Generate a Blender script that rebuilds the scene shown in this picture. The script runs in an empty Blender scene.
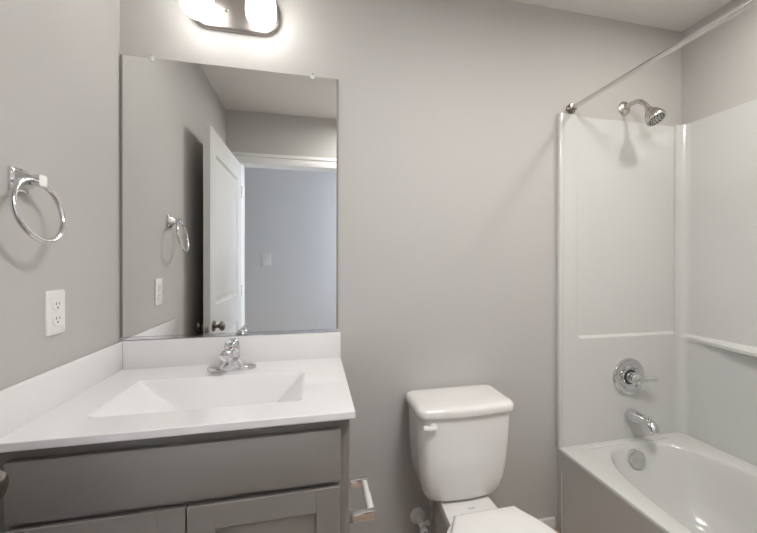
import bpy, bmesh, math, random
from mathutils import Vector, Matrix
from math import sin, cos, pi, sqrt, radians

random.seed(7)
SC = bpy.context.scene
COL = SC.collection

# ------------------------------------------------------------------ camera
cam_data = bpy.data.cameras.new('camera')
cam = bpy.data.objects.new('camera', cam_data)
COL.objects.link(cam)
SC.camera = cam
YAW, PITCH, ROLL, FPX = .2348, -.005, -.0023, 370.61
cam_data.sensor_fit = 'HORIZONTAL'
cam_data.sensor_width = 36
cam_data.lens = FPX / 757 * 36
cam_data.shift_x = -(403.34 - 378.5) / 757
cam_data.shift_y = -(266.5 - 262.92) / 757
cam_data.clip_start = .01
fw = Vector((sin(YAW) * cos(PITCH), cos(YAW) * cos(PITCH), sin(PITCH)))
rt = Vector((cos(YAW), -sin(YAW), 0))
up = rt.cross(fw)
rt2 = rt * cos(ROLL) + up * sin(-ROLL)
up2 = rt2.cross(fw)
m = Matrix((rt2, up2, -fw)).transposed().to_4x4()
m.translation = Vector((.6778, -1.5269, 1.2584))
cam.matrix_world = m

# ------------------------------------------------------------------ world, exposure
world = bpy.data.worlds.new('world')
SC.world = world
world.use_nodes = True
wb = world.node_tree.nodes['Background']
wb.inputs['Color'].default_value = (.74, .84, 1.0, 1)
wb.inputs['Strength'].default_value = 28.0
vs = SC.view_settings
vs.view_transform = 'Standard'
vs.look = 'None'
vs.exposure = 0.05
vs.gamma = 1.0
vs.use_curve_mapping = False
SHADE_STRENGTH = 8.5
RECESSED_POWER = 5.0
FILL_POWER = 20.0  # strength of the added ceiling fill

# ------------------------------------------------------------------ materials
def new_mat(name):
    mt = bpy.data.materials.new(name)
    mt.use_nodes = True
    nt = mt.node_tree
    return mt, nt, nt.nodes['Principled BSDF']

def pmat(name, col, rough=.5, metal=0, coat=0, bump=0, bscale=200, var=0, vscale=8, spec=None):
    mt, nt, b = new_mat(name)
    b.inputs['Base Color'].default_value = (*col, 1)
    b.inputs['Roughness'].default_value = rough
    b.inputs['Metallic'].default_value = metal
    b.inputs['Coat Weight'].default_value = coat
    b.inputs['Coat Roughness'].default_value = .05
    if spec is not None:
        b.inputs['Specular IOR Level'].default_value = spec
    tc = nt.nodes.new('ShaderNodeTexCoord')
    if var:
        nz = nt.nodes.new('ShaderNodeTexNoise')
        nz.inputs['Scale'].default_value = vscale
        nz.inputs['Detail'].default_value = 4
        nt.links.new(tc.outputs['Object'], nz.inputs['Vector'])
        mx = nt.nodes.new('ShaderNodeMix'); mx.data_type = 'RGBA'
        nt.links.new(nz.outputs['Fac'], mx.inputs[0])
        mx.inputs[6].default_value = (*[c * (1 - var) for c in col], 1)
        mx.inputs[7].default_value = (*[min(1, c * (1 + var)) for c in col], 1)
        nt.links.new(mx.outputs[2], b.inputs['Base Color'])
    if bump:
        n2 = nt.nodes.new('ShaderNodeTexNoise')
        n2.inputs['Scale'].default_value = bscale
        n2.inputs['Detail'].default_value = 3
        nt.links.new(tc.outputs['Object'], n2.inputs['Vector'])
        bp = nt.nodes.new('ShaderNodeBump')
        bp.inputs['Strength'].default_value = bump
        bp.inputs['Distance'].default_value = .002
        nt.links.new(n2.outputs['Fac'], bp.inputs['Height'])
        nt.links.new(bp.outputs['Normal'], b.inputs['Normal'])
    return mt

M_WALL = pmat('wall_paint', (.51, .495, .476), .65, bump=.08, bscale=160, var=.01, vscale=3)
M_CEIL = pmat('ceiling_paint', (.78, .755, .73), .8, bump=.12, bscale=120)
M_TRIM = pmat('trim_paint', (.78, .77, .75), .35, var=.01)
M_DOOR = pmat('door_paint', (.62, .62, .61), .4, var=.01)
M_HALL = pmat('hall_paint', (.55, .54, .53), .7, bump=.08, bscale=160)
M_CAB = pmat('cabinet_paint', (.215, .198, .182), .38, var=.02, vscale=5)
M_DARK = pmat('cabinet_shadow_gap', (.05, .045, .04), .7)
M_MARBLE = pmat('cultured_marble', (.80, .785, .785), .12, coat=.3, var=.008, vscale=4)
M_PORC = pmat('porcelain', (.80, .785, .765), .10, coat=.5, var=.005)
M_SEAT = pmat('seat_plastic', (.80, .785, .765), .22, var=.005)
M_ACRYL = pmat('fiberglass_gelcoat', (.635, .635, .615), .16, coat=.25, var=.008, vscale=3)
M_CHROME = pmat('chrome', (.72, .72, .73), .06, 1, var=.02)
M_NICKEL = pmat('brushed_nickel', (.62, .59, .55), .26, 1, var=.03, vscale=40)
M_PLATEN = pmat('satin_nickel_plate', (.33, .31, .29), .34, 1, var=.02, vscale=40)
M_STEEL = pmat('rod_steel', (.70, .69, .67), .22, 1, var=.02, vscale=30)
M_KNOB = pmat('dark_nickel_knob', (.30, .27, .24), .22, 1, var=.03)
M_BLACK = pmat('black_rubber', (.02, .02, .02), .5)
M_NOZZLE = pmat('nozzle_face_grey', (.62, .61, .59), .35, .3, var=.02)
M_PLATE = pmat('white_plastic_plate', (.84, .83, .81), .3, var=.005)
M_HOLE = pmat('outlet_slot', (.03, .03, .03), .6)
M_HOSE = pmat('braided_hose', (.55, .54, .53), .35, .7, bump=.5, bscale=300)
M_GREYVALVE = pmat('grey_valve_plastic', (.70, .69, .70), .35, var=.01)
M_RED = pmat('red_dot', (.5, .03, .02), .4)
M_MARK = pmat('grey_print', (.42, .40, .39), .5)
M_CLIP = pmat('clear_clip', (.66, .66, .65), .2)
M_MIRROR = pmat('mirror_silver', (.86, .865, .85), .0, 1)
M_MEDGE = pmat('mirror_edge_glass', (.30, .30, .28), .15, .2, spec=.5)

def floor_mat():
    mt, nt, b = new_mat('vinyl_plank')
    tc = nt.nodes.new('ShaderNodeTexCoord')
    br = nt.nodes.new('ShaderNodeTexBrick')
    br.inputs['Scale'].default_value = 1
    br.inputs['Brick Width'].default_value = 1.1
    br.inputs['Row Height'].default_value = .16
    br.inputs['Mortar Size'].default_value = .002
    br.inputs['Color1'].default_value = (.40, .29, .21, 1)
    br.inputs['Color2'].default_value = (.47, .35, .26, 1)
    br.inputs['Mortar'].default_value = (.16, .11, .08, 1)
    nt.links.new(tc.outputs['Object'], br.inputs['Vector'])
    wv = nt.nodes.new('ShaderNodeTexNoise')
    mp = nt.nodes.new('ShaderNodeMapping')
    mp.inputs['Scale'].default_value = (3, 40, 1)
    nt.links.new(tc.outputs['Object'], mp.inputs['Vector'])
    nt.links.new(mp.outputs['Vector'], wv.inputs['Vector'])
    wv.inputs['Scale'].default_value = 1.5
    wv.inputs['Detail'].default_value = 6
    mx = nt.nodes.new('ShaderNodeMix'); mx.data_type = 'RGBA'; mx.blend_type = 'MULTIPLY'
    mx.inputs[0].default_value = .25
    nt.links.new(br.outputs['Color'], mx.inputs[6])
    nt.links.new(wv.outputs['Color'], mx.inputs[7])
    nt.links.new(mx.outputs[2], b.inputs['Base Color'])
    b.inputs['Roughness'].default_value = .4
    return mt
M_FLOOR = floor_mat()

def shade_mat():
    mt, nt, b = new_mat('lit_opal_glass')
    b.inputs['Base Color'].default_value = (.9, .9, .88, 1)
    b.inputs['Roughness'].default_value = .2
    b.inputs['Emission Color'].default_value = (1, .975, .94, 1)
    b.inputs['Emission Strength'].default_value = SHADE_STRENGTH
    return mt
M_SHADE = shade_mat()
def glass_mat():
    mt, nt, b = new_mat('window_glass')
    b.inputs['Base Color'].default_value = (1, 1, 1, 1)
    b.inputs['Roughness'].default_value = .02
    tr = nt.nodes.new('ShaderNodeBsdfTransparent')
    mx = nt.nodes.new('ShaderNodeMixShader')
    mx.inputs['Fac'].default_value = .06
    gl = nt.nodes.new('ShaderNodeBsdfGlossy')
    gl.inputs['Roughness'].default_value = .02
    nt.links.new(tr.outputs[0], mx.inputs[1])
    nt.links.new(gl.outputs[0], mx.inputs[2])
    nt.links.new(mx.outputs[0], nt.nodes['Material Output'].inputs['Surface'])
    return mt
M_GLASS = glass_mat()
def lens_mat():
    mt, nt, b = new_mat('downlight_lens')
    b.inputs['Base Color'].default_value = (.9, .9, .88, 1)
    b.inputs['Emission Color'].default_value = (1, .95, .88, 1)
    b.inputs['Emission Strength'].default_value = 3
    return mt
M_LENS = lens_mat()

# ------------------------------------------------------------------ helpers
def link(name, bm, mat, parent=None, smooth=True, angle=35):
    """one mesh object; vertices are given in world coordinates"""
    off = Vector((0, 0, 0))
    root = parent
    while root is not None and root.parent is not None:
        root = root.parent
    if root is not None:
        off = Vector(root.location)
    else:
        lo = Vector((min(v.co.x for v in bm.verts), min(v.co.y for v in bm.verts), min(v.co.z for v in bm.verts)))
        hi = Vector((max(v.co.x for v in bm.verts), max(v.co.y for v in bm.verts), max(v.co.z for v in bm.verts)))
        off = Vector(((lo.x + hi.x) / 2, (lo.y + hi.y) / 2, lo.z))
    bmesh.ops.translate(bm, verts=bm.verts, vec=-off)
    bmesh.ops.recalc_face_normals(bm, faces=bm.faces)
    if smooth:
        lim = radians(angle)
        for f in bm.faces:
            f.smooth = True
        for e in bm.edges:
            if len(e.link_faces) == 2 and e.calc_face_angle(0) > lim:
                e.smooth = False
    me = bpy.data.meshes.new(name)
    bm.to_mesh(me); bm.free()
    o = bpy.data.objects.new(name, me)
    mats = mat if isinstance(mat, (list, tuple)) else [mat]
    for q in mats:
        me.materials.append(q)
    COL.objects.link(o)
    if parent is None:
        o.location = off
    else:
        o.parent = parent
    return o

def tag(o, label, cat, group=None):
    o['label'] = label; o['category'] = cat
    if group: o['group'] = group
    return o

def thing(name, label, cat, loc, group=None):
    o = bpy.data.objects.new(name, None)
    o.empty_display_size = .05
    COL.objects.link(o)
    o.location = loc
    return tag(o, label, cat, group)

def struct(name, bm, mat, **k):
    o = link(name, bm, mat, **k)
    o['kind'] = 'structure'
    return o

def box(bm, x0, x1, y0, y1, z0, z1, bev=0, seg=2):
    vs_ = [bm.verts.new((x, y, z)) for x in (x0, x1) for y in (y0, y1) for z in (z0, z1)]
    idx = [(0, 1, 3, 2), (4, 6, 7, 5), (0, 4, 5, 1), (2, 3, 7, 6), (0, 2, 6, 4), (1, 5, 7, 3)]
    fs = [bm.faces.new([vs_[i] for i in q]) for q in idx]
    if bev:
        es = set(e for f in fs for e in f.edges)
        bmesh.ops.bevel(bm, geom=list(es), offset=bev, segments=seg, profile=.5, affect='EDGES')
    return bm

def nb():
    return bmesh.new()

def frame_of(d):
    d = Vector(d).normalized()
    a = Vector((0, 0, 1)) if abs(d.z) < .95 else Vector((0, 1, 0))
    u = a.cross(d).normalized()
    return d, u, d.cross(u)

def lathe(bm, base, axis, prof, n=32, cap=True):
    """prof: (distance along axis, radius)"""
    d, u, w = frame_of(axis)
    base = Vector(base)
    rings = []
    for t, r in prof:
        if r < 1e-6:
            rings.append([bm.verts.new(base + d * t)])
        else:
            rings.append([bm.verts.new(base + d * t + (u * cos(2 * pi * k / n) + w * sin(2 * pi * k / n)) * r) for k in range(n)])
    for a, b in zip(rings, rings[1:]):
        for k in range(n):
            k2 = (k + 1) % n
            if len(a) == 1 and len(b) == 1: continue
            if len(a) == 1: bm.faces.new((a[0], b[k], b[k2]))
            elif len(b) == 1: bm.faces.new((a[k], b[0], a[k2]))
            else: bm.faces.new((a[k], b[k], b[k2], a[k2]))
    if cap:
        for rg in (rings[0], rings[-1]):
            if len(rg) > 2: bm.faces.new(rg)
    return bm

def tube(bm, pts, rad, n=16, cap=True, sx=1.0):
    pts = [Vector(p) for p in pts]
    if not isinstance(rad, (list, tuple)): rad = [rad] * len(pts)
    rings = []
    prev = None
    for i, p in enumerate(pts):
        t = (pts[min(i + 1, len(pts) - 1)] - pts[max(i - 1, 0)]).normalized()
        if prev is None:
            _, u, w = frame_of(t)
        else:
            u = (prev - t * prev.dot(t)).normalized()
            w = t.cross(u)
        prev = u
        rings.append([bm.verts.new(p + (u * cos(2 * pi * k / n) * sx + w * sin(2 * pi * k / n)) * rad[i]) for k in range(n)])
    for a, b in zip(rings, rings[1:]):
        for k in range(n):
            k2 = (k + 1) % n
            bm.faces.new((a[k], b[k], b[k2], a[k2]))
    if cap:
        bm.faces.new(rings[0]); bm.faces.new(rings[-1])
    return bm

def spline(pts, n=8):
    pts = [Vector(p) for p in pts]
    out = []
    P = [pts[0] * 2 - pts[1]] + pts + [pts[-1] * 2 - pts[-2]]
    for i in range(1, len(P) - 2):
        for k in range(n):
            t = k / n
            a, b, c, d = P[i - 1], P[i], P[i + 1], P[i + 2]
            out.append(.5 * ((2 * b) + (c - a) * t + (2 * a - 5 * b + 4 * c - d) * t * t + (3 * b - a - 3 * c + d) * t ** 3))
    out.append(pts[-1])
    return out

def torus(bm, c, axis, R, r, N=64, n=14):
    d, u, w = frame_of(axis)
    c = Vector(c)
    rings = []
    for i in range(N):
        a = 2 * pi * i / N
        e = u * cos(a) + w * sin(a)
        rings.append([bm.verts.new(c + e * (R + r * cos(2 * pi * k / n)) + d * r * sin(2 * pi * k / n)) for k in range(n)])
    for i in range(N):
        a, b = rings[i], rings[(i + 1) % N]
        for k in range(n):
            k2 = (k + 1) % n
            bm.faces.new((a[k], b[k], b[k2], a[k2]))
    return bm

def loft(bm, sections, cap=True):
    rs = [[bm.verts.new(p) for p in s] for s in sections]
    n = len(rs[0])
    for a, b in zip(rs, rs[1:]):
        for k in range(n):
            k2 = (k + 1) % n
            bm.faces.new((a[k], b[k], b[k2], a[k2]))
    if cap:
        bm.faces.new(rs[0]); bm.faces.new(rs[-1])
    return bm

def superell(cx, cy, a, b, e, z, n=48):
    out = []
    for k in range(n):
        t = 2 * pi * k / n
        c, s = cos(t), sin(t)
        out.append((cx + a * math.copysign(abs(c) ** (2 / e), c), cy + b * math.copysign(abs(s) ** (2 / e), s), z))
    return out

def rrect(x0, x1, y0, y1, r, n=6):
    """rounded rectangle outline, 2D, counter-clockwise"""
    out = []
    for (cx, cy, a0) in ((x1 - r, y1 - r, 0), (x0 + r, y1 - r, pi / 2), (x0 + r, y0 + r, pi), (x1 - r, y0 + r, 3 * pi / 2)):
        for k in range(n + 1):
            a = a0 + pi / 2 * k / n
            out.append((cx + r * cos(a), cy + r * sin(a)))
    return out

def sstep(t):
    t = max(0, min(1, t))
    return t * t * (3 - 2 * t)

# ------------------------------------------------------------------ room shell
RW, RD, RH = 2.512, -1.63, 2.44       # width, y of the door wall, ceiling
HY, HX0, HX1 = -2.95, -.7, 2.3          # hall
struct('floor', box(nb(), HX0 - .1, RW + .1, HY - .1, .1, -.06, 0), M_FLOOR, smooth=False)
struct('ceiling', box(nb(), HX0 - .1, RW + .1, HY - .1, .1, RH, RH + .06), M_CEIL, smooth=False)
struct('wall_back', box(nb(), -.1, RW + .1, 0, .1, 0, RH), M_WALL, smooth=False)
struct('wall_left', box(nb(), -.1, 0, RD, 0, 0, RH), M_WALL, smooth=False)
struct('wall_right', box(nb(), RW, RW + .1, RD, 0, 0, RH), M_WALL, smooth=False)
DX0, DX1, DZ = .118, 1.0, 2.025        # door opening
b = nb()
box(b, HX0, DX0 - .015, RD - .115, RD, 0, RH)
box(b, DX1 + .015, RW + .1, RD - .115, RD, 0, RH)
box(b, DX0 - .015, DX1 + .015, RD - .115, RD, DZ + .015, RH)
struct('wall_front', b, M_WALL, smooth=False)
# door lining and casing
def casing(b, y0, y1):
    w = .075
    box(b, DX0 - w, DX0, y0, y1, 0, DZ + w, .004)
    box(b, DX1, DX1 + w, y0, y1, 0, DZ + w, .004)
    box(b, DX0 - .002, DX1 + .002, y0, y1, DZ, DZ + w, .004)
b = nb()
casing(b, RD, RD + .014)
box(b, DX0 - .075, DX1 + .075, RD + .004, RD + .022, DZ + .055, DZ + .082, .004)
casing(b, RD - .129, RD - .115)
box(b, DX0 - .015, DX0, RD - .12, RD + .004, 0, DZ)
box(b, DX1, DX1 + .015, RD - .12, RD + .004, 0, DZ)
box(b, DX0 - .015, DX1 + .015, RD - .12, RD + .004, DZ, DZ + .015)
struct('trim_1', b, M_TRIM)
# baseboards
def baseboard(name, x0, x1, y0, y1):
    b = nb()
    box(b, x0, x1, y0, y1, 0, .058, .003)
    struct(name, b, M_TRIM)
baseboard('baseboard_back', .775, 1.776, -.013, 0)
baseboard('baseboard_left', 0, .013, -1.55, -.57)
baseboard('baseboard_front', 1.08, 1.776, RD, RD + .013)
# hall beyond the door
struct('wall_hall_far', box(nb(), HX0, HX1, HY - .1, HY, 0, RH), M_HALL, smooth=False)
struct('wall_hall_left', box(nb(), HX0 - .1, HX0, HY - .1, RD, 0, RH), M_HALL, smooth=False)
b = nb()
WY0, WY1, WZ0, WZ1 = -2.85, -1.95, .55, 2.0
box(b, HX1, HX1 + .1, HY - .1, WY0, 0, RH)
box(b, HX1, HX1 + .1, WY1, RD - .115, 0, RH)
box(b, HX1, HX1 + .1, WY0, WY1, 0, WZ0)
box(b, HX1, HX1 + .1, WY0, WY1, WZ1, RH)
struct('wall_hall_right', b, M_HALL, smooth=False)
b = nb()
box(b, HX1 + .03, HX1 + .07, WY0, WY0 + .045, WZ0, WZ1)
box(b, HX1 + .03, HX1 + .07, WY1 - .045, WY1, WZ0, WZ1)
box(b, HX1 + .03, HX1 + .07, WY0 + .045, WY1 - .045, WZ0, WZ0 + .045)
box(b, HX1 + .03, HX1 + .07, WY0 + .045, WY1 - .045, WZ1 - .045, WZ1)
box(b, HX1 + .03, HX1 + .07, WY0 + .045, WY1 - .045, 1.26, 1.30)
wf = struct('window_1', b, M_TRIM)
b = nb(); box(b, HX1 + .048, HX1 + .052, WY0 + .04, WY1 - .04, WZ0 + .04, WZ1 - .04)
link('glass_pane', b, M_GLASS, wf, smooth=False)

# ------------------------------------------------------------------ door leaf (open against the left wall)
LX0, LX1 = .082, .117
LY0, LY1 = RD + .004, -.728
def panel_face(b, x, sgn, rects):
    """moulded panels on one face of the leaf: face at x, outward normal sgn"""
    ys = sorted({LY0, LY1} | {r[0] for r in rects} | {r[1] for r in rects})
    zs = sorted({.012, 2.008} | {r[2] for r in rects} | {r[3] for r in rects})
    for i in range(len(ys) - 1):
        for j in range(len(zs) - 1):
            y0, y1, z0, z1 = ys[i], ys[i + 1], zs[j], zs[j + 1]
            if any(abs(r[0] - y0) < 1e-6 and abs(r[1] - y1) < 1e-6 and r[2] <= z0 + 1e-6 and r[3] >= z1 - 1e-6 for r in rects):
                loops = []
                for ins, dep in ((0, 0), (.010, .011), (.026, .012), (.055, .003)):
                    loops.append([b.verts.new((x - sgn * dep, yy, zz)) for yy, zz in
                                  ((y0 + ins, z0 + ins), (y1 - ins, z0 + ins), (y1 - ins, z1 - ins), (y0 + ins, z1 - ins))])
                for p, q in zip(loops, loops[1:]):
                    for k in range(4):
                        b.faces.new((p[k], p[(k + 1) % 4], q[(k + 1) % 4], q[k]))
                b.faces.new(loops[-1])
            else:
                b.faces.new([b.verts.new((x, yy, zz)) for yy, zz in ((y0, z0), (y1, z0), (y1, z1), (y0, z1))])
b = nb()
rects = [(LY0 + .13, LY1 - .125, .22, .93 - .12), (LY0 + .13, LY1 - .125, 1.0, 1.875)]
panel_face(b, LX1, 1, rects)
panel_face(b, LX0, -1, rects)
for (z0, z1) in ((.012, .012), (2.008, 2.008)):
    b.faces.new([b.verts.new(p) for p in ((LX0, LY0, z0), (LX1, LY0, z0), (LX1, LY1, z0), (LX0, LY1, z0))])
for y in (LY0, LY1):
    b.faces.new([b.verts.new(p) for p in ((LX0, y, .012), (LX1, y, .012), (LX1, y, 2.008), (LX0, y, 2.008))])
bmesh.ops.remove_doubles(b, verts=b.verts, dist=1e-5)
door = struct('door_1', b, M_DOOR, angle=20)
KY, KZ = -.787, .886
for sgn, x in ((1, LX1), (-1, LX0)):
    b = nb()
    k_ = 1 if sgn > 0 else .78
    lathe(b, (x, KY, KZ), (sgn, 0, 0), [(0, .032), (.006, .032), (.010, .027), (.012, .012), (.030 * k_, .011), (.034 * k_, .018), (.040 * k_, .026), (.050 * k_, .028), (.058 * k_, .024), (.062 * k_, .014), (.064 * k_, 0)], 28)
    kn = link('knob', b, M_KNOB, door)
b = nb(); box(b, LX0 + .006, LX1 - .006, LY1 - .001, LY1 + .0015, KZ - .028, KZ + .028)
box(b, LX0 + .011, LX1 - .011, LY1, LY1 + .007, KZ - .009, KZ + .009, .002)
link('latch_plate', b, M_NICKEL, door)
for z in (.25, 1.02, 1.80):
    b = nb(); lathe(b, (LX1 + .001, LY0 - .0005, z - .045), (0, 0, 1), [(0, .0045), (.09, .0045)], 12)
    link('hinge', b, M_NICKEL, door)

# ------------------------------------------------------------------ vanity cabinet
VW, VD = .769, -.536
v = thing('vanity_cabinet', 'grey painted bathroom vanity cabinet under the white sink top', 'cabinet', (VW / 2, -.27, 0))
b = nb()
box(b, .004, .020, VD + .016, -.003, 0, .848)
box(b, VW - .016, VW, VD + .016, -.003, 0, .848)
box(b, .020, VW - .016, VD + .016, -.003, .095, .111)
box(b, .020, VW - .016, -.010, -.003, .111, .848)
box(b, .020, VW - .016, VD + .07, VD + .082, 0, .095)
link('carcass', b, M_CAB, v, smooth=False)
b = nb()
box(b, .004, .046, VD, VD + .0155, .095, .848, .0012, 1)
box(b, VW - .042, VW, VD, VD + .0155, .095, .848, .0012, 1)
for z0, z1 in ((.805, .848), (.652, .700), (.095, .135)):
    box(b, .046, VW - .042, VD + .0003, VD + .0153, z0, z1)
link('face_frame', b, M_CAB, v)
b = nb()
box(b, .028, .744, VD - .020, VD - .0008, .687, .821, .0025)
link('drawer_front', b, M_CAB, v)
def shaker(x0, x1, z0, z1):
    b = nb()
    y0, y1 = VD - .020, VD - .0008
    s = .060
    box(b, x0, x0 + s, y0, y1, z0, z1, .0012, 1)
    box(b, x1 - s, x1, y0, y1, z0, z1, .0012, 1)
    box(b, x0 + s, x1 - s, y0, y1, z1 - s, z1, .0012, 1)
    box(b, x0 + s, x1 - s, y0, y1, z0, z0 + s, .0012, 1)
    box(b, x0 + s - .004, x1 - s + .004, y0 + .008, y1 - .004, z0 + s - .004, z1 - s + .004)
    return b
for i, (x0, x1) in enumerate(((.030, .3795), (.3835, .742))):
    d = link('cabinet_door', shaker(x0, x1, .115, .672), M_CAB, v)

# ------------------------------------------------------------------ vanity top with moulded basin
top = thing('vanity_sink', 'white cultured marble sink top with rectangular basin and backsplash', 'sink', (.39, -.28, .849))
TX0, TX1, TY0, TY1, TZ = .002, .779, -.566, -.002, .870
def basin(x, y):
    ff = sstep((y + .462) / .105)
    xl = .128; xr = .642
    a = (x - xl) / .165
    c = (xr - x) / .120
    bk = (-.170 - y) / .048
    f = (y + .458) / .125
    vals = [a, c, bk, f]
    if min(vals) <= 0: return 0.0
    k = .13
    mval = 1.0
    for q in vals:
        h_ = max(k - abs(mval - q), 0) / k
        mval = min(mval, q) - h_ * h_ * k * .25
    mval = max(0, min(1, mval))
    return .122 * mval
b = nb()
NX, NY = 150, 112
grid = []
for j in range(NY + 1):
    row = []
    for i in range(NX + 1):
        x = TX0 + (TX1 - TX0) * i / NX
        y = TY0 + (TY1 - TY0) * j / NY
        row.append(b.verts.new((x, y, TZ - basin(x, y))))
    grid.append(row)
for j in range(NY):
    for i in range(NX):
        b.faces.new((grid[j][i], grid[j][i + 1], grid[j + 1][i + 1], grid[j + 1][i]))
# rounded outer edge and underside (a moulded shell of even thickness)
def rim(gr):
    return [gr[0][i] for i in range(NX + 1)] + [gr[j][NX] for j in range(1, NY + 1)] + [gr[NY][i] for i in range(NX - 1, -1, -1)] + [gr[j][0] for j in range(NY - 1, 0, -1)]
loop = rim(grid)
low = [[b.verts.new((q.co.x, q.co.y, q.co.z - .0205)) for q in row] for row in grid]
for j in range(NY):
    for i in range(NX):
        b.faces.new((low[j][i], low[j + 1][i], low[j + 1][i + 1], low[j][i + 1]))
def ringdown(src, out, z):
    r = []
    for q in src:
        x, y = q.co.x, q.co.y
        if abs(x - TX1) < 1e-6: x += out
        if abs(y - TY0) < 1e-6: y -= out
        r.append(b.verts.new((x, y, z)))
    return r
prev = loop
for r in [ringdown(loop, .0012, TZ - .0006), ringdown(loop, .002, TZ - .0022), ringdown(loop, .002, TZ - .0175), rim(low)]:
    for k in range(len(r)):
        k2 = (k + 1) % len(r)
        b.faces.new((prev[k], r[k], r[k2], prev[k2]))
    prev = r
link('countertop', b, M_MARBLE, top, angle=22)
b = nb(); box(b, TX0 + .012, TX1 + .001, -.0165, TY1, TZ - .001, .9715, .003)
link('backsplash', b, M_MARBLE, top)
b = nb(); box(b, TX0, TX0 + .0125, TY0 + .002, TY1, TZ - .001, .9715, .003)
link('side_splash', b, M_MARBLE, top)
b = nb(); lathe(b, (.405, -.30, TZ - .1225), (0, 0, 1), [(0, .031), (.003, .031), (.004, .026), (.002, .021), (.006, .019), (.009, .012), (.010, 0)], 28)
link('drain', b, M_CHROME, top)

# ------------------------------------------------------------------ faucet
FX, FY = .393, -.105
TZ += .0004
fa = thing('faucet', 'chrome single handle faucet on the white sink top', 'faucet', (FX, FY, TZ))
b = nb()
loft(b, [superell(FX, FY, .080, .030, 2.6, TZ), superell(FX, FY, .081, .031, 2.6, TZ + .008), superell(FX, FY, .079, .029, 2.5, TZ + .015), superell(FX, FY, .070, .024, 2.4, TZ + .019)])
link('base_plate', b, M_CHROME, fa)
b = nb()
loft(b, [superell(FX, FY - .004, .056, .029, 2.2, TZ + .012), superell(FX, FY - .004, .047, .029, 2.2, TZ + .022), superell(FX, FY - .003, .036, .028, 2.1, TZ + .038),
         superell(FX, FY - .001, .028, .027, 2, TZ + .056), superell(FX, FY, .026, .026, 2, TZ + .066)])
link('body', b, M_CHROME, fa)
b = nb()
pts = spline([(FX, FY + .004, TZ + .040), (FX, FY - .035, TZ + .058), (FX, FY - .070, TZ + .069), (FX, FY - .092, TZ + .072), (FX, FY - .104, TZ + .071)], 6)
N_ = len(pts) - 1
tube(b, pts, [(.024 - .006 * i / N_) * (1 if i < N_ - 3 else (.97, .9, .75, .45)[i - N_ + 3]) for i in range(N_ + 1)], 22, sx=1.12)
lathe(b, (FX, FY - .086, TZ + .064), (0, -.25, -1), [(0, .012), (.012, .0115), (.016, .011), (.016, .008), (.012, .007), (.012, 0)], 20)
link('spout', b, M_CHROME, fa)
b = nb()
lathe(b, (FX, FY, TZ + .067), (0, -.06, 1), [(0, .0255), (.003, .0265), (.022, .0255), (.034, .0225), (.041, .015), (.044, 0)], 28)
tube(b, spline([(FX, FY - .008, TZ + .102), (FX, FY - .03, TZ + .107), (FX, FY - .058, TZ + .112)], 5), [.010, .010, .0095, .009, .009, .0085, .0085, .008, .008, .0075, .006], 14, sx=1.3)
hd = link('handle', b, M_CHROME, fa)
b = nb(); lathe(b, (FX + .003, FY - .0268, TZ + .084), (0.1, -1, .1), [(0, .003), (.0015, .003), (.002, 0)], 14)
link('temperature_dot', b, M_RED, hd)
b = nb(); lathe(b, (FX, FY + .024, TZ + .012), (0, 0, 1), [(0, .003), (.045, .003), (.047, .006), (.055, .006), (.058, .003), (.058, 0)], 14)
link('lift_rod', b, M_CHROME, fa)

TZ -= .0004
# ------------------------------------------------------------------ mirror
MX0, MX1, MZ0, MZ1 = .0035, .771, .9775, 1.992
mi = thing('wall_mirror', 'large frameless rectangular mirror above the white sink', 'mirror', ((MX0 + MX1) / 2, -.006, MZ0))
b = nb()
y0, y1, bw = -.0085, -.002, .0085
ou = [(MX0, MZ0), (MX1, MZ0), (MX1, MZ1), (MX0, MZ1)]
inn = [(MX0 + bw, MZ0 + .002), (MX1 - bw, MZ0 + .002), (MX1 - bw, MZ1 - .002), (MX0 + bw, MZ1 - .002)]
vf = [b.verts.new((x, y0, z)) for x, z in inn]
vo = [b.verts.new((x, y0 + .003, z)) for x, z in ou]
vb = [b.verts.new((x, y1, z)) for x, z in ou]
f = b.faces.new(vf); f.material_index = 0
for k in range(4):
    k2 = (k + 1) % 4
    f = b.faces.new((vf[k], vo[k], vo[k2], vf[k2])); f.material_index = 1
    f = b.faces.new((vo[k], vb[k], vb[k2], vo[k2])); f.material_index = 1
f = b.faces.new(vb); f.material_index = 1
link('mirror_glass', b, [M_MIRROR, M_MEDGE], mi, smooth=False)
for x in (.104, .668):
    b = nb()
    lathe(b, (x, -.0015, MZ1 - .006), (0, -1, 0), [(0, .0085), (.010, .0085), (.0115, .006), (.0115, 0)], 20)
    box(b, x - .005, x + .005, -.010, -.0005, MZ1 - .004, MZ1 + .009, .002)
    cl = link('mirror_clip', b, M_CLIP, mi)
    b = nb(); lathe(b, (x, -.010, MZ1 + .006), (0, -1, 0), [(0, .003), (.0015, .003), (.002, 0)], 10)
    link('screw', b, M_NICKEL, cl)
b = nb(); box(b, MX0, MX1, -.012, -.001, MZ0 - .004, MZ0 + .0005); box(b, MX0, MX1, -.0125, -.0105, MZ0 - .004, MZ0 + .006)
link('bottom_channel', b, M_CHROME, mi, smooth=False)

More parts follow.
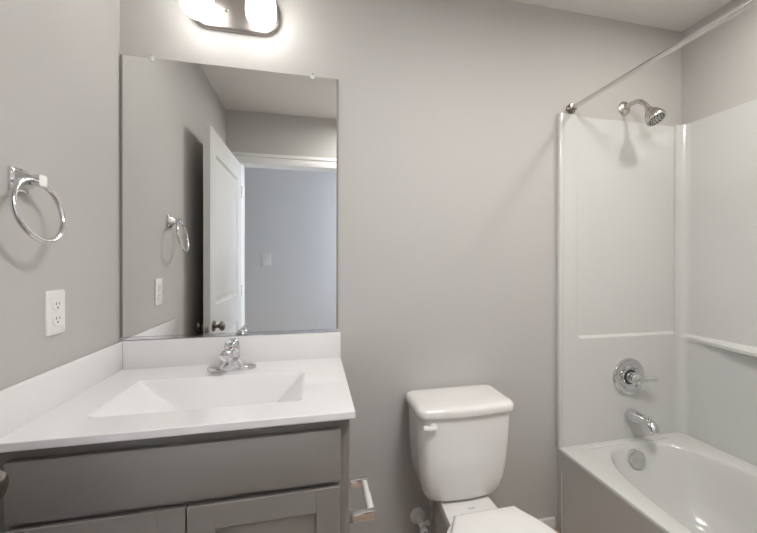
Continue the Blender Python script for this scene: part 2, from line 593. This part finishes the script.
# ------------------------------------------------------------------ vanity light
LXC = .387
vl = thing('vanity_light', 'brushed nickel two-light wall fixture with white glass shades above the mirror', 'light', (LXC, -.02, 2.12))
b = nb()
secs = []
for ins, yy in ((0, -.001), (0, -.018), (.004, -.022), (.010, -.0235)):
    secs.append([(x, yy, z) for x, z in rrect(.227 + ins, .547 - ins, 2.124 + ins, 2.282 - ins, .066 - ins, 10)])
loft(b, secs)
link('backplate', b, M_PLATEN, vl)
for x in (.2835, .4905):
    b = nb()
    tube(b, spline([(x, -.02, 2.215), (x, -.06, 2.235), (x, -.10, 2.287), (x, -.112, 2.274), (x, -.112, 2.257)], 5), .008, 12)
    lathe(b, (x, -.112, 2.274), (0, 0, -1), [(0, .010), (.004, .024), (.022, .026), (.024, .0)], 24)
    link('arm', b, M_NICKEL, vl)
    b = nb()
    lathe(b, (x, -.116, 2.250), (0, 0, -1), [(0, .025), (.004, .034), (.014, .041), (.040, .047), (.085, .0515), (.108, .052), (.122, .0505), (.136, .045), (.144, .035), (.149, .020), (.1505, 0)], 36)
    link('lamp_shade', b, M_SHADE, vl)
b = nb(); lathe(b, (.353, -.0235, 2.19), (0, -1, 0), [(0, .0055), (.004, .0055), (.008, .003), (.009, 0)], 16)
lathe(b, (.366, -.0235, 2.19), (0, -1, 0), [(0, .0055), (.004, .0055), (.008, .003), (.009, 0)], 16)
link('cap_nut', b, M_NICKEL, vl)

# ------------------------------------------------------------------ recessed light over the tub
rl = thing('recessed_light', 'round white recessed ceiling light over the bathtub', 'light', (2.17, -.68, RH - .012))
b = nb()
lathe(b, (2.17, -.68, RH), (0, 0, -1), [(0, .085), (.004, .085), (.008, .078), (.008, .062), (.002, .060)], 40, cap=False)
link('trim_ring', b, M_TRIM, rl)
b = nb(); lathe(b, (2.17, -.68, RH - .003), (0, 0, -1), [(0, .0605), (.001, .0605), (.0015, 0)], 40)
link('lens', b, M_LENS, rl)
la = bpy.data.lights.new('recessed_lamp', 'AREA')
la.shape = 'DISK'; la.size = .11; la.energy = RECESSED_POWER; la.color = (1, .95, .88)
lo = bpy.data.objects.new('recessed_lamp', la); COL.objects.link(lo)
lo.parent = rl; lo.location = (0, 0, .0)

# ------------------------------------------------------------------ unseen ceiling fill light, added to brighten the room
fl = thing('added_fill_light', 'round white fill light added on the ceiling to brighten the bathroom', 'light', (1.28, -1.2, RH - .06))
b = nb()
lathe(b, (1.28, -1.2, RH - .0005), (0, 0, -1), [(0, .25), (.022, .25), (.026, .244), (.026, .0)], 48)
link('fill_pan', b, M_TRIM, fl)
b = nb(); lathe(b, (1.28, -1.2, RH - .0265), (0, 0, -1), [(0, .238), (.012, .236), (.022, .225), (.028, .17), (.030, 0)], 48)
link('fill_diffuser', b, M_LENS, fl)
la = bpy.data.lights.new('added_fill_lamp', 'AREA')
la.shape = 'DISK'; la.size = .46; la.energy = FILL_POWER; la.color = (1, .99, .975)
lo = bpy.data.objects.new('added_fill_lamp', la); COL.objects.link(lo)
lo.parent = fl; lo.location = (0, 0, -.004)

# ------------------------------------------------------------------ towel ring
tr = thing('towel_ring', 'chrome towel ring on the left wall above the outlet', 'towel ring', (0, -.472, 1.456))
b = nb()
def sq(y, z, s, x, r=.004):
    return [(x, y + p, z + q) for p, q in rrect(-s, s, -s, s, min(r, s * .5), 3)]
TYY, TZZ = -.473, 1.446
loft(b, [sq(TYY, TZZ, .027, .0005), sq(TYY, TZZ, .027, .006), sq(TYY, TZZ, .022, .010), sq(TYY, TZZ, .0125, .030), sq(TYY, TZZ, .0115, .034), sq(TYY, TZZ, .013, .038), sq(TYY, TZZ, .013, .052)])
link('bracket', b, M_CHROME, tr, angle=25)
b = nb(); torus(b, (.055, -.489, 1.374), (1, -.04, .18), .0725, .0058, 72, 14)
link('ring', b, M_CHROME, tr)

# ------------------------------------------------------------------ outlet on the left wall
ol = thing('power_outlet', 'white duplex power outlet on the left wall above the countertop', 'outlet', (0, -.346, 1.119))
OY, OZ = -.346, 1.119
def yz(x, pts): return [(x, p, q) for p, q in pts]
b = nb()
loft(b, [yz(.0003, rrect(OY - .036, OY + .036, OZ - .059, OZ + .059, .005)), yz(.004, rrect(OY - .036, OY + .036, OZ - .059, OZ + .059, .005)), yz(.0062, rrect(OY - .0335, OY + .0335, OZ - .0565, OZ + .0565, .005))])
pl = link('cover_plate', b, M_PLATE, ol)
for dz in (.0195, -.0195):
    b = nb()
    loft(b, [yz(.005, rrect(OY - .017, OY + .017, OZ + dz - .0145, OZ + dz + .0145, .012)), yz(.0085, rrect(OY - .0165, OY + .0165, OZ + dz - .014, OZ + dz + .014, .012))])
    rc = link('receptacle', b, M_PLATE, ol)
    b = nb()
    box(b, .0083, .0089, OY - .0075, OY - .0055, OZ + dz + .000, OZ + dz + .008)
    box(b, .0083, .0089, OY + .0055, OY + .0075, OZ + dz + .001, OZ + dz + .007)
    lathe(b, (.0083, OY, OZ + dz - .007), (1, 0, 0), [(0, .0026), (.0006, .0026)], 12)
    link('slot', b, M_HOLE, rc)
b = nb(); lathe(b, (.0055, OY, OZ), (1, 0, 0), [(0, .0032), (.0015, .0032), (.0022, 0)], 14)
link('screw', b, M_PLATE, ol)

# ------------------------------------------------------------------ toilet paper holder on the cabinet side
tp = thing('toilet_paper_holder', 'square chrome toilet paper holder on the side of the grey vanity', 'paper holder', (VW, -.33, .498))
for y in (-.415, -.245):
    b = nb()
    box(b, VW - .0003, VW + .008, y - .024, y + .024, .465, .517, .003)
    box(b, VW + .008, VW + .088, y - .0095, y + .0095, .478, .505, .0025)
    link('post', b, M_CHROME, tp)
b = nb()
tube(b, [(VW + .077, -.2545, .4925), (VW + .077, -.318, .4925), (VW + .077, -.319, .4925), (VW + .077, -.4055, .4925)], [.0095, .0095, .0115, .0115], 20)
link('roller', b, M_PLATE, tp)

# ------------------------------------------------------------------ toilet
TC = 1.243
to = thing('toilet', 'white two-piece toilet with closed lid between vanity and bathtub', 'toilet', (TC, -.42, 0))
def tank_sec(z, hw, yb, yf, e=.035, bow=.018):
    pts = rrect(-hw, hw, yf, yb, e, 7)
    out = []
    # densify the long front side for the bow
    dense = []
    for i, p in enumerate(pts):
        q = pts[(i + 1) % len(pts)]
        dense.append(p)
        dd = math.hypot(q[0] - p[0], q[1] - p[1])
        if dd > .05:
            for k in range(1, 10): dense.append((p[0] + (q[0] - p[0]) * k / 10, p[1] + (q[1] - p[1]) * k / 10))
    for x, y in dense:
        w = (yb - y) / (yb - yf)
        y2 = y - bow * w * (1 - (x / hw) ** 2)
        out.append((TC + x, y2, z))
    return out
b = nb()
loft(b, [tank_sec(.340, .118, -.045, -.170), tank_sec(.344, .137, -.035, -.187), tank_sec(.354, .150, -.028, -.197), tank_sec(.382, .163, -.024, -.205), tank_sec(.42, .173, -.022, -.210),
         tank_sec(.48, .181, -.020, -.214), tank_sec(.56, .186, -.020, -.218), tank_sec(.66, .189, -.020, -.221), tank_sec(.676, .189, -.020, -.221)])
link('tank', b, M_PORC, to, angle=50)
b = nb()
loft(b, [tank_sec(.675, .186, -.014, -.222, .03), tank_sec(.678, .195, -.008, -.231, .03), tank_sec(.684, .198, -.006, -.234, .032), tank_sec(.700, .198, -.006, -.234, .032), tank_sec(.708, .195, -.009, -.231, .032), tank_sec(.714, .187, -.016, -.223, .03), tank_sec(.7165, .172, -.028, -.208, .028), tank_sec(.7175, .12, -.06, -.17, .02)])
link('tank_lid', b, M_PORC, to, angle=50)
b = nb()
LVX, LVZ = 1.106, .646
lathe(b, (LVX, -.215, LVZ), (0, -1, 0), [(0, .0155), (.018, .0155), (.024, .012), (.026, 0)], 22)
tube(b, spline([(LVX + .002, -.237, LVZ), (LVX - .02, -.245, LVZ + .003), (LVX - .047, -.247, LVZ + .009)], 5), [.0095, .0095, .0095, .0095, .009, .009, .009, .0092, .0094, .0092, .008], 14)
link('flush_lever', b, M_PORC, to)
# bowl and pedestal
b = nb()
def bs(z, cy, a, bb, e=2.3): return superell(TC, cy, a, bb, e, z, 56)
loft(b, [bs(0, -.40, .118, .235, 3), bs(.02, -.40, .116, .232, 3), bs(.05, -.40, .105, .215, 2.8), bs(.16, -.42, .098, .205, 2.5), bs(.24, -.46, .115, .215), bs(.29, -.51, .150, .235), bs(.330, -.545, .178, .245), bs(.352, -.55, .186, .250), bs(.361, -.55, .183, .247), bs(.3625, -.55, .165, .23)])
deck = []
for z, ins in ((.06, .02), (.30, .012), (.345, .0), (.3495, .004)):
    pass
def dk(z, hw0, hw1, y0, y1, r=.02):
    n = 6
    o = []
    for (x, y) in rrect(-1, 1, y1, y0, r, n):
        hw = hw0 + (hw1 - hw0) * (y0 - y) / (y0 - y1)
        sx = max(-1, min(1, x))
        o.append((TC + (x if abs(x) > 1 else sx) * hw, y, z))
    return o
loft(b, [dk(.02, .080, .09, -.10, -.42), dk(.22, .082, .10, -.06, -.42), dk(.29, .086, .108, -.035, -.42), dk(.330, .090, .112, -.03, -.42), dk(.3375, .087, .109, -.034, -.42), dk(.3388, .080, .102, -.045, -.42)])
link('bowl', b, M_PORC, to, angle=50)
def seat_sec(z, ins):
    o = []
    yb, ym, yf = -.348, -.54, -.79
    n = 24
    right = []
    for k in range(n + 1):      # back corner to widest
        t = k / n
        y = yb + (ym - yb) * t
        hw = .114 + (.187 - .114) * sin(t * pi / 2) ** 1.15
        right.append((hw, y))
    for k in range(1, n + 1):
        a = pi / 2 * k / n
        right.append((.187 * cos(a), ym + (yf - ym) * sin(a)))
    left = [(-x, y) for x, y in reversed(right[:-1])]
    pl_ = right + left
    cy = -.55
    for x, y in pl_:
        o.append((TC + .008 + x * (1 - ins / .187), cy + (y - cy) * (1 - ins / .22), z))
    return o
b = nb(); loft(b, [seat_sec(0.3630, .006), seat_sec(0.3660, .001), seat_sec(0.3770, .0), seat_sec(0.3800, .004)])
link('seat', b, M_SEAT, to, angle=50)
b = nb(); loft(b, [seat_sec(0.3805, .004), seat_sec(0.3830, .0), seat_sec(0.3920, .0), seat_sec(0.3970, .004), seat_sec(0.4000, .014), seat_sec(0.4020, .05), seat_sec(0.4030, .12)])
link('seat_lid', b, M_SEAT, to, angle=50)
for sx in (-.075, .075):
    b = nb(); lathe(b, (TC + sx - .03, -.335, .350), (1, 0, 0), [(0, .008), (.003, .011), (.047, .011), (.05, .008)], 16)
    link('hinge', b, M_SEAT, to)
b = nb()
for k, (x0, w) in enumerate(((0, .006), (.008, .005), (.015, .006), (.023, .004))):
    box(b, TC - .008 + x0, TC - .008 + x0 + w, -.252, -.246 if k % 2 else -.244, .3386, .3392)
link('printed_mark', b, M_MARK, to, smooth=False)
for sx in (-.112, ):
    b = nb()
    lathe(b, (TC + sx, -.11, .3405), (0, 0, -1), [(0, .016), (.012, .016), (.014, .012), (.03, .011)], 6)
    link('tank_coupling', b, M_BLACK, to)

# ------------------------------------------------------------------ supply valve
sv = thing('supply_valve', 'white water supply stop valve on the wall beside the toilet', 'valve', (1.109, 0, .168))
b = nb(); lathe(b, (1.109, -.0005, .168), (0, -1, 0), [(0, .034), (.004, .034), (.010, .030), (.014, .018), (.015, .010)], 32)
link('escutcheon', b, M_PLATE, sv)
b = nb()
lathe(b, (1.109, -.012, .168), (0, -1, 0), [(0, .009), (.03, .009), (.03, .013), (.055, .013), (.057, .010), (.075, .010)], 24)
lathe(b, (1.109, -.055, .168), (1, 0, 0), [(0, .008), (.020, .008), (.020, .011), (.034, .011), (.036, .007)], 6)
link('valve_body', b, M_PLATE, sv)
b = nb()
loft(b, [[(1.109 + p[0], y, .168 + p[2]) for p in superell(0, 0, a, c, 2, 0, 24) for p in [(p[0], 0, p[1])]] for y, a, c in ((-.085, .010, .010), (-.088, .016, .012), (-.104, .016, .012), (-.108, .012, .009))])
hv = link('valve_handle', b, M_GREYVALVE, sv)
b = nb(); lathe(b, (1.109, -.107, .168), (0, -1, 0), [(0, .005), (.002, .005), (.0025, 0)], 14)
link('handle_screw', b, M_MARK, hv)
b = nb(); tube(b, spline([(1.146, -.055, .168), (1.152, -.062, .190), (1.150, -.085, .240), (1.136, -.108, .278), (1.131, -.11, .309)], 8), .0065, 14)
link('supply_hose', b, M_HOSE, sv)

# ------------------------------------------------------------------ bathtub
BX0, BX1, BYF, RZ = 1.785, 2.508, -1.53, .392
tb = thing('bathtub', 'white alcove bathtub along the right wall', 'bathtub', ((BX0 + BX1) / 2, -.76, 0))
def tsec(cx, cy, a, bb, e, z, n=112): return superell(cx, cy, a, bb, e, z, n)
# outer rectangle sampled to follow the superellipse vertices
def outer_pts(z, ins=0):
    base = superell(2.155, -.77, .30, .69, 3.6, 0, 112)
    cx, cy = 2.155, -.77
    x0, x1, y0, y1 = BX0 + ins, BX1, BYF, -.002
    o = []
    for (x, y, _) in base:
        dx, dy = x - cx, y - cy
        ts = []
        if dx > 1e-9: ts.append((x1 - cx) / dx)
        if dx < -1e-9: ts.append((x0 - cx) / dx)
        if dy > 1e-9: ts.append((y1 - cy) / dy)
        if dy < -1e-9: ts.append((y0 - cy) / dy)
        t = min(ts)
        o.append([cx + dx * t, cy + dy * t, z])
    for corner in ((x0, y0), (x0, y1), (x1, y0), (x1, y1)):
        q = min(o, key=lambda p: (p[0] - corner[0]) ** 2 + (p[1] - corner[1]) ** 2)
        q[0], q[1] = corner
    return [tuple(p) for p in o]
b = nb()
inner = [(.302, .708, 3.1, RZ - .000), (.298, .704, 3.1, RZ - .002), (.292, .699, 3.1, RZ - .007), (.288, .695, 3.1, RZ - .016), (.277, .672, 3.0, RZ - .10), (.262, .625, 3.0, RZ - .20), (.245, .59, 2.9, RZ - .26), (.215, .54, 2.8, RZ - .295), (.15, .45, 2.6, RZ - .308), (.07, .25, 2.4, RZ - .312)]
secs = [outer_pts(0.0, .010), outer_pts(RZ - .030, .006), outer_pts(RZ - .016, .0), outer_pts(RZ - .005, .0), outer_pts(RZ - .0015, .002), outer_pts(RZ - .0002, .006)]
for a, bb, e, z in inner:
    secs.append(tsec(2.155, -.775 - (.0 if z > RZ - .05 else .03 * (RZ - z) / .3), a, bb, e, z))
loft(b, secs, cap=False)
b.faces.new([v_ for v_ in list(b.verts)[-112:]])
link('tub_shell', b, M_ACRYL, tb, angle=40)
b = nb()   # tiling flange bead at the wall end of the apron
tube(b, [(BX0 + .004, -.040, .0), (BX0 + .002, -.040, .18), (BX0 + .004, -.036, .30)], [.004, .004, .001], 10)
link('apron_ridge', b, M_ACRYL, tb)
b = nb(); lathe(b, (2.137, -.094, .338), (-.14, -1, .22), [(0, .041), (.018, .041), (.022, .038), (.023, .032), (.023, 0)], 36)
link('overflow_plate', b, M_CHROME, tb)
b = nb(); lathe(b, (2.155, -.36, RZ - .312), (0, 0, 1), [(0, .035), (.004, .034), (.005, .028), (.003, .02), (.012, .018), (.014, 0)], 28)
link('drain', b, M_CHROME, tb)
b = nb()   # raised water bead along the end rim
tube(b, [(1.895, -.062, RZ - .003), (1.905, -.062, RZ + .001), (2.36, -.062, RZ + .001), (2.37, -.062, RZ - .003)], [.002, .005, .005, .002], 10)
link('rim_bead', b, M_ACRYL, tb)

# ------------------------------------------------------------------ shower surround (end panel and long wall panel)
ss = thing('shower_surround', 'white moulded fiberglass shower surround above the bathtub', 'shower surround', (2.15, -.76, RZ))
ST = 1.951
def lipw(y): return .005 + .045 * sstep((-.06 - y) / .32)
# end panel as a height field y = -(thickness)
def end_depth(x, z):
    # raised lower part and raised left border, recessed field above the ledge
    lx, lz, r = 1.873, .893, .035
    # distance outside a rounded corner field: inside (recess) if x>lx and z>lz with rounded lower left corner
    dx, dz = x - (lx + r), z - (lz + r)
    if dx < 0 and dz < 0: dist = r - math.hypot(dx, dz)
    else: dist = min(x - lx, z - lz)
    rec = sstep(dist / .013)
    return .022 - .014 * rec
b = nb()
xs = [1.782, 1.80, 1.815] + [1.83 + .01 * k for k in range(4)] + [1.868 + .0015 * k for k in range(32)] + [1.92 + .02 * k for k in range(28)] + [2.458]
zs = [RZ + .0005, .45, .5, .6, .7, .8, .86] + [.884 + .0015 * k for k in range(34)] + [.94 + .05 * k for k in range(20)] + [1.93, ST - .004]
xs = sorted(set(round(x, 5) for x in xs)); zs = sorted(set(round(z, 5) for z in zs))
g = [[b.verts.new((x, -end_depth(x, z), z)) for x in xs] for z in zs]
for j in range(len(zs) - 1):
    for i in range(len(xs) - 1):
        b.faces.new((g[j][i], g[j][i + 1], g[j + 1][i + 1], g[j + 1][i]))
# back skirt so that the panel has real thickness
loop = g[0] + [r[-1] for r in g[1:]] + g[-1][-2::-1] + [r[0] for r in g[-2:0:-1]]
r1 = [b.verts.new((q.co.x + (-.0 if q.co.x > 1.79 else -.0), -.001, q.co.z + (.004 if abs(q.co.z - zs[-1]) < 1e-6 else 0))) for q in loop]
for k in range(len(loop)):
    k2 = (k + 1) % len(loop)
    b.faces.new((loop[k], r1[k], r1[k2], loop[k2]))
link('end_panel', b, M_ACRYL, ss, angle=30)
b = nb()   # the bright front lip at the outer edge
box(b, 1.780, 1.803, -.027, -.001, RZ + .0005, ST, .007, 3)
link('front_lip', b, M_ACRYL, ss)
# long panel: swept profile with a corner cove
b = nb()
path = []
X_, YB = RW - .010, -.0205
R = .046
path.append((2.4555, YB, 1, 0))
for k in range(9):
    a = pi / 2 * k / 8
    path.append((X_ - R + R * sin(a), YB - R + R * cos(a), 1 - k / 8, k / 8))
yy = YB - R
for k in range(1, 41):
    path.append((X_, YB - R - (1.50 - R - .03) * k / 40, 0, 1))
zlev = [RZ + .0005, .45, .55, .65, .72, .78, .815, .835, .848, .853, .858, .863, .868, .874, .880, .886, .892, .896, .90, .93, 1.0, 1.2, 1.5, 1.8, 1.93, ST]
def prof(z, w):
    # inward offset of the face for lip width w
    if z <= .848: return .004
    if z <= .868: return .004 + (w) * sstep((z - .848) / .020)
    if z <= .880: return .004 + w
    if z <= .896: return (.004 + w) * (1 - sstep((z - .880) / .016))
    return 0
rows = []
for z in zlev:
    row = []
    for i, (x, y, ax, ay) in enumerate(path):
        w = lipw(y)
        o_ = prof(z, w) * ay
        row.append(b.verts.new((x - o_, y, z)))
    rows.append(row)
for j in range(len(zlev) - 1):
    for i in range(len(path) - 1):
        b.faces.new((rows[j][i], rows[j][i + 1], rows[j + 1][i + 1], rows[j + 1][i]))
loop = rows[0] + [r[-1] for r in rows[1:]] + rows[-1][-2::-1] + [r[0] for r in rows[-2:0:-1]]
def back(q):
    x, y = q.co.x, q.co.y
    if y > YB - R * 1.01:
        return (max(x, min(RW - .001, x + (x - (X_ - R)) * .25)), -.0015 if x < X_ - R + .03 else min(-.0015, y + .012), q.co.z)
    return (RW - .001, y, q.co.z)
r1 = [b.verts.new(back(q)) for q in loop]
for k in range(len(loop)):
    k2 = (k + 1) % len(loop)
    b.faces.new((loop[k], r1[k], r1[k2], loop[k2]))
link('long_panel', b, M_ACRYL, ss, angle=40)

# ------------------------------------------------------------------ shower fittings
EY = -.0224
sh = thing('shower_sprayer', 'nickel shower head on a bent arm above the white surround', 'shower head', (2.159, 0, 2.011))
b = nb(); lathe(b, (2.159, -.0005, 2.011), (0, -1, 0), [(0, .034), (.003, .034), (.009, .028), (.012, .016), (.013, .011)], 32)
link('flange', b, M_NICKEL, sh)
b = nb()
tube(b, spline([(2.159, -.008, 2.011), (2.160, -.045, 2.018), (2.162, -.085, 2.012), (2.167, -.113, 1.986), (2.170, -.127, 1.960)], 7), .0105, 18)
link('arm', b, M_NICKEL, sh)
HDIR = Vector((.14, -.50, -.86)).normalized()
HB = Vector((2.170, -.124, 1.966))
b = nb(); lathe(b, HB, HDIR, [(0, .012), (.004, .015), (.016, .016), (.020, .020), (.026, .027), (.044, .036), (.058, .041), (.072, .0425), (.076, .0405), (.074, .036)], 36, cap=False)
link('head', b, M_NICKEL, sh)
b = nb(); lathe(b, HB + HDIR * .0735, HDIR, [(0, .0375), (.0015, .037), (.002, 0)], 36)
fc = link('spray_face', b, M_NOZZLE, sh)
b = nb()
d_, u_, w_v = frame_of(HDIR)
for ring_r, cnt, rr in ((.030, 15, .0042), (.020, 10, .0036), (.009, 5, .0028)):
    for k in range(cnt):
        a = 2 * pi * k / cnt
        lathe(b, HB + HDIR * .075 + (u_ * cos(a) + w_v * sin(a)) * ring_r, HDIR, [(0, rr), (.0022, rr * .7), (.0024, 0)], 8)
no = link('spray_nozzles', b, M_BLACK, fc)
no['kind'] = 'stuff'

VX, VZ = 2.170, .698
va = thing('shower_valve', 'round chrome shower valve with lever handle on the surround', 'shower valve', (VX, EY, VZ))
b = nb(); lathe(b, (VX, EY - .0003, VZ), (0, -1, 0), [(0, .090), (.004, .090), (.010, .086), (.013, .077), (.013, .062), (.007, .056), (.006, .040), (.012, .036), (.012, .030)], 56, cap=False)
link('escutcheon', b, M_CHROME, va)
b = nb(); lathe(b, (VX, EY - .006, VZ), (0, -1, 0), [(0, .036), (.008, .036), (.010, .033), (.010, .020)], 32, cap=True)
link('sleeve_gasket', b, M_BLACK, va)
b = nb()
lathe(b, (VX, EY - .008, VZ), (0, -1, 0), [(0, .0), (.001, .029), (.030, .027), (.032, .024), (.036, .024), (.038, .026), (.052, .025), (.064, .021), (.070, .012), (.071, 0)], 32)
tube(b, spline([(VX + .004, EY - .058, VZ - .002), (VX + .035, EY - .066, VZ - .001), (VX + .065, EY - .072, VZ + .002), (VX + .092, EY - .076, VZ + .006)], 6), [.016] * 4 + [.0155] * 4 + [.015] * 8 + [.013, .011, .006], 18, sx=.95)
link('handle', b, M_CHROME, va)
PX, PZ = 2.181, .509
sp = thing('tub_spout', 'chrome tub spout with diverter knob below the shower valve', 'tub spout', (PX, EY, PZ))
b = nb()
pts = [(PX, EY - .0003, PZ), (PX, EY - .006, PZ), (PX, EY - .05, PZ + .001), (PX, EY - .09, PZ + .000), (PX, EY - .115, PZ - .004), (PX, EY - .130, PZ - .013), (PX, EY - .137, PZ - .028)]
tube(b, pts, [.031, .032, .0295, .0265, .0255, .024, .021], 24)
link('spout_body', b, M_CHROME, sp)
b = nb(); lathe(b, (PX, EY - .112, PZ + .020), (0, -.1, 1), [(0, .004), (.006, .004), (.007, .009), (.012, .010), (.016, .007), (.017, 0)], 18)
link('diverter_knob', b, M_CHROME, sp)

# ------------------------------------------------------------------ shower curtain rod
RX, RZZ = 1.853, 1.978
rd = thing('shower_curtain_rod', 'straight steel shower curtain rod above the bathtub', 'curtain rod', (RX, -.8, RZZ))
b = nb(); tube(b, [(RX, -.012, RZZ), (RX, -.82, RZZ)], .0105, 24)
tube(b, [(RX, -.80, RZZ), (RX, RD + .012, RZZ)], .0125, 24)
link('rod', b, M_STEEL, rd)
for y, s in ((-.0005, -1), (RD + .0005, 1)):
    b = nb(); lathe(b, (RX, y, RZZ), (0, s, 0), [(0, .022), (.004, .023), (.010, .023), (.013, .019), (.026, .018), (.027, .013)], 28)
    link('end_flange', b, M_KNOB, rd)

# ------------------------------------------------------------------ light switch in the hall
SX, SZ = .145, 1.274
lw = thing('light_switch', 'white toggle light switch on the hall wall seen in the mirror', 'switch', (SX, HY, SZ))
b = nb()
def xz(y, pts): return [(p, y, q) for p, q in pts]
loft(b, [xz(HY + .0003, rrect(SX - .046, SX + .046, SZ - .068, SZ + .068, .005)), xz(HY + .004, rrect(SX - .046, SX + .046, SZ - .068, SZ + .068, .005)), xz(HY + .006, rrect(SX - .043, SX + .043, SZ - .065, SZ + .065, .005))])
link('cover_plate', b, M_PLATE, lw)
b = nb(); box(b, SX - .006, SX + .006, HY + .005, HY + .020, SZ - .003, SZ + .014, .002)
link('toggle', b, M_GREYVALVE, lw)
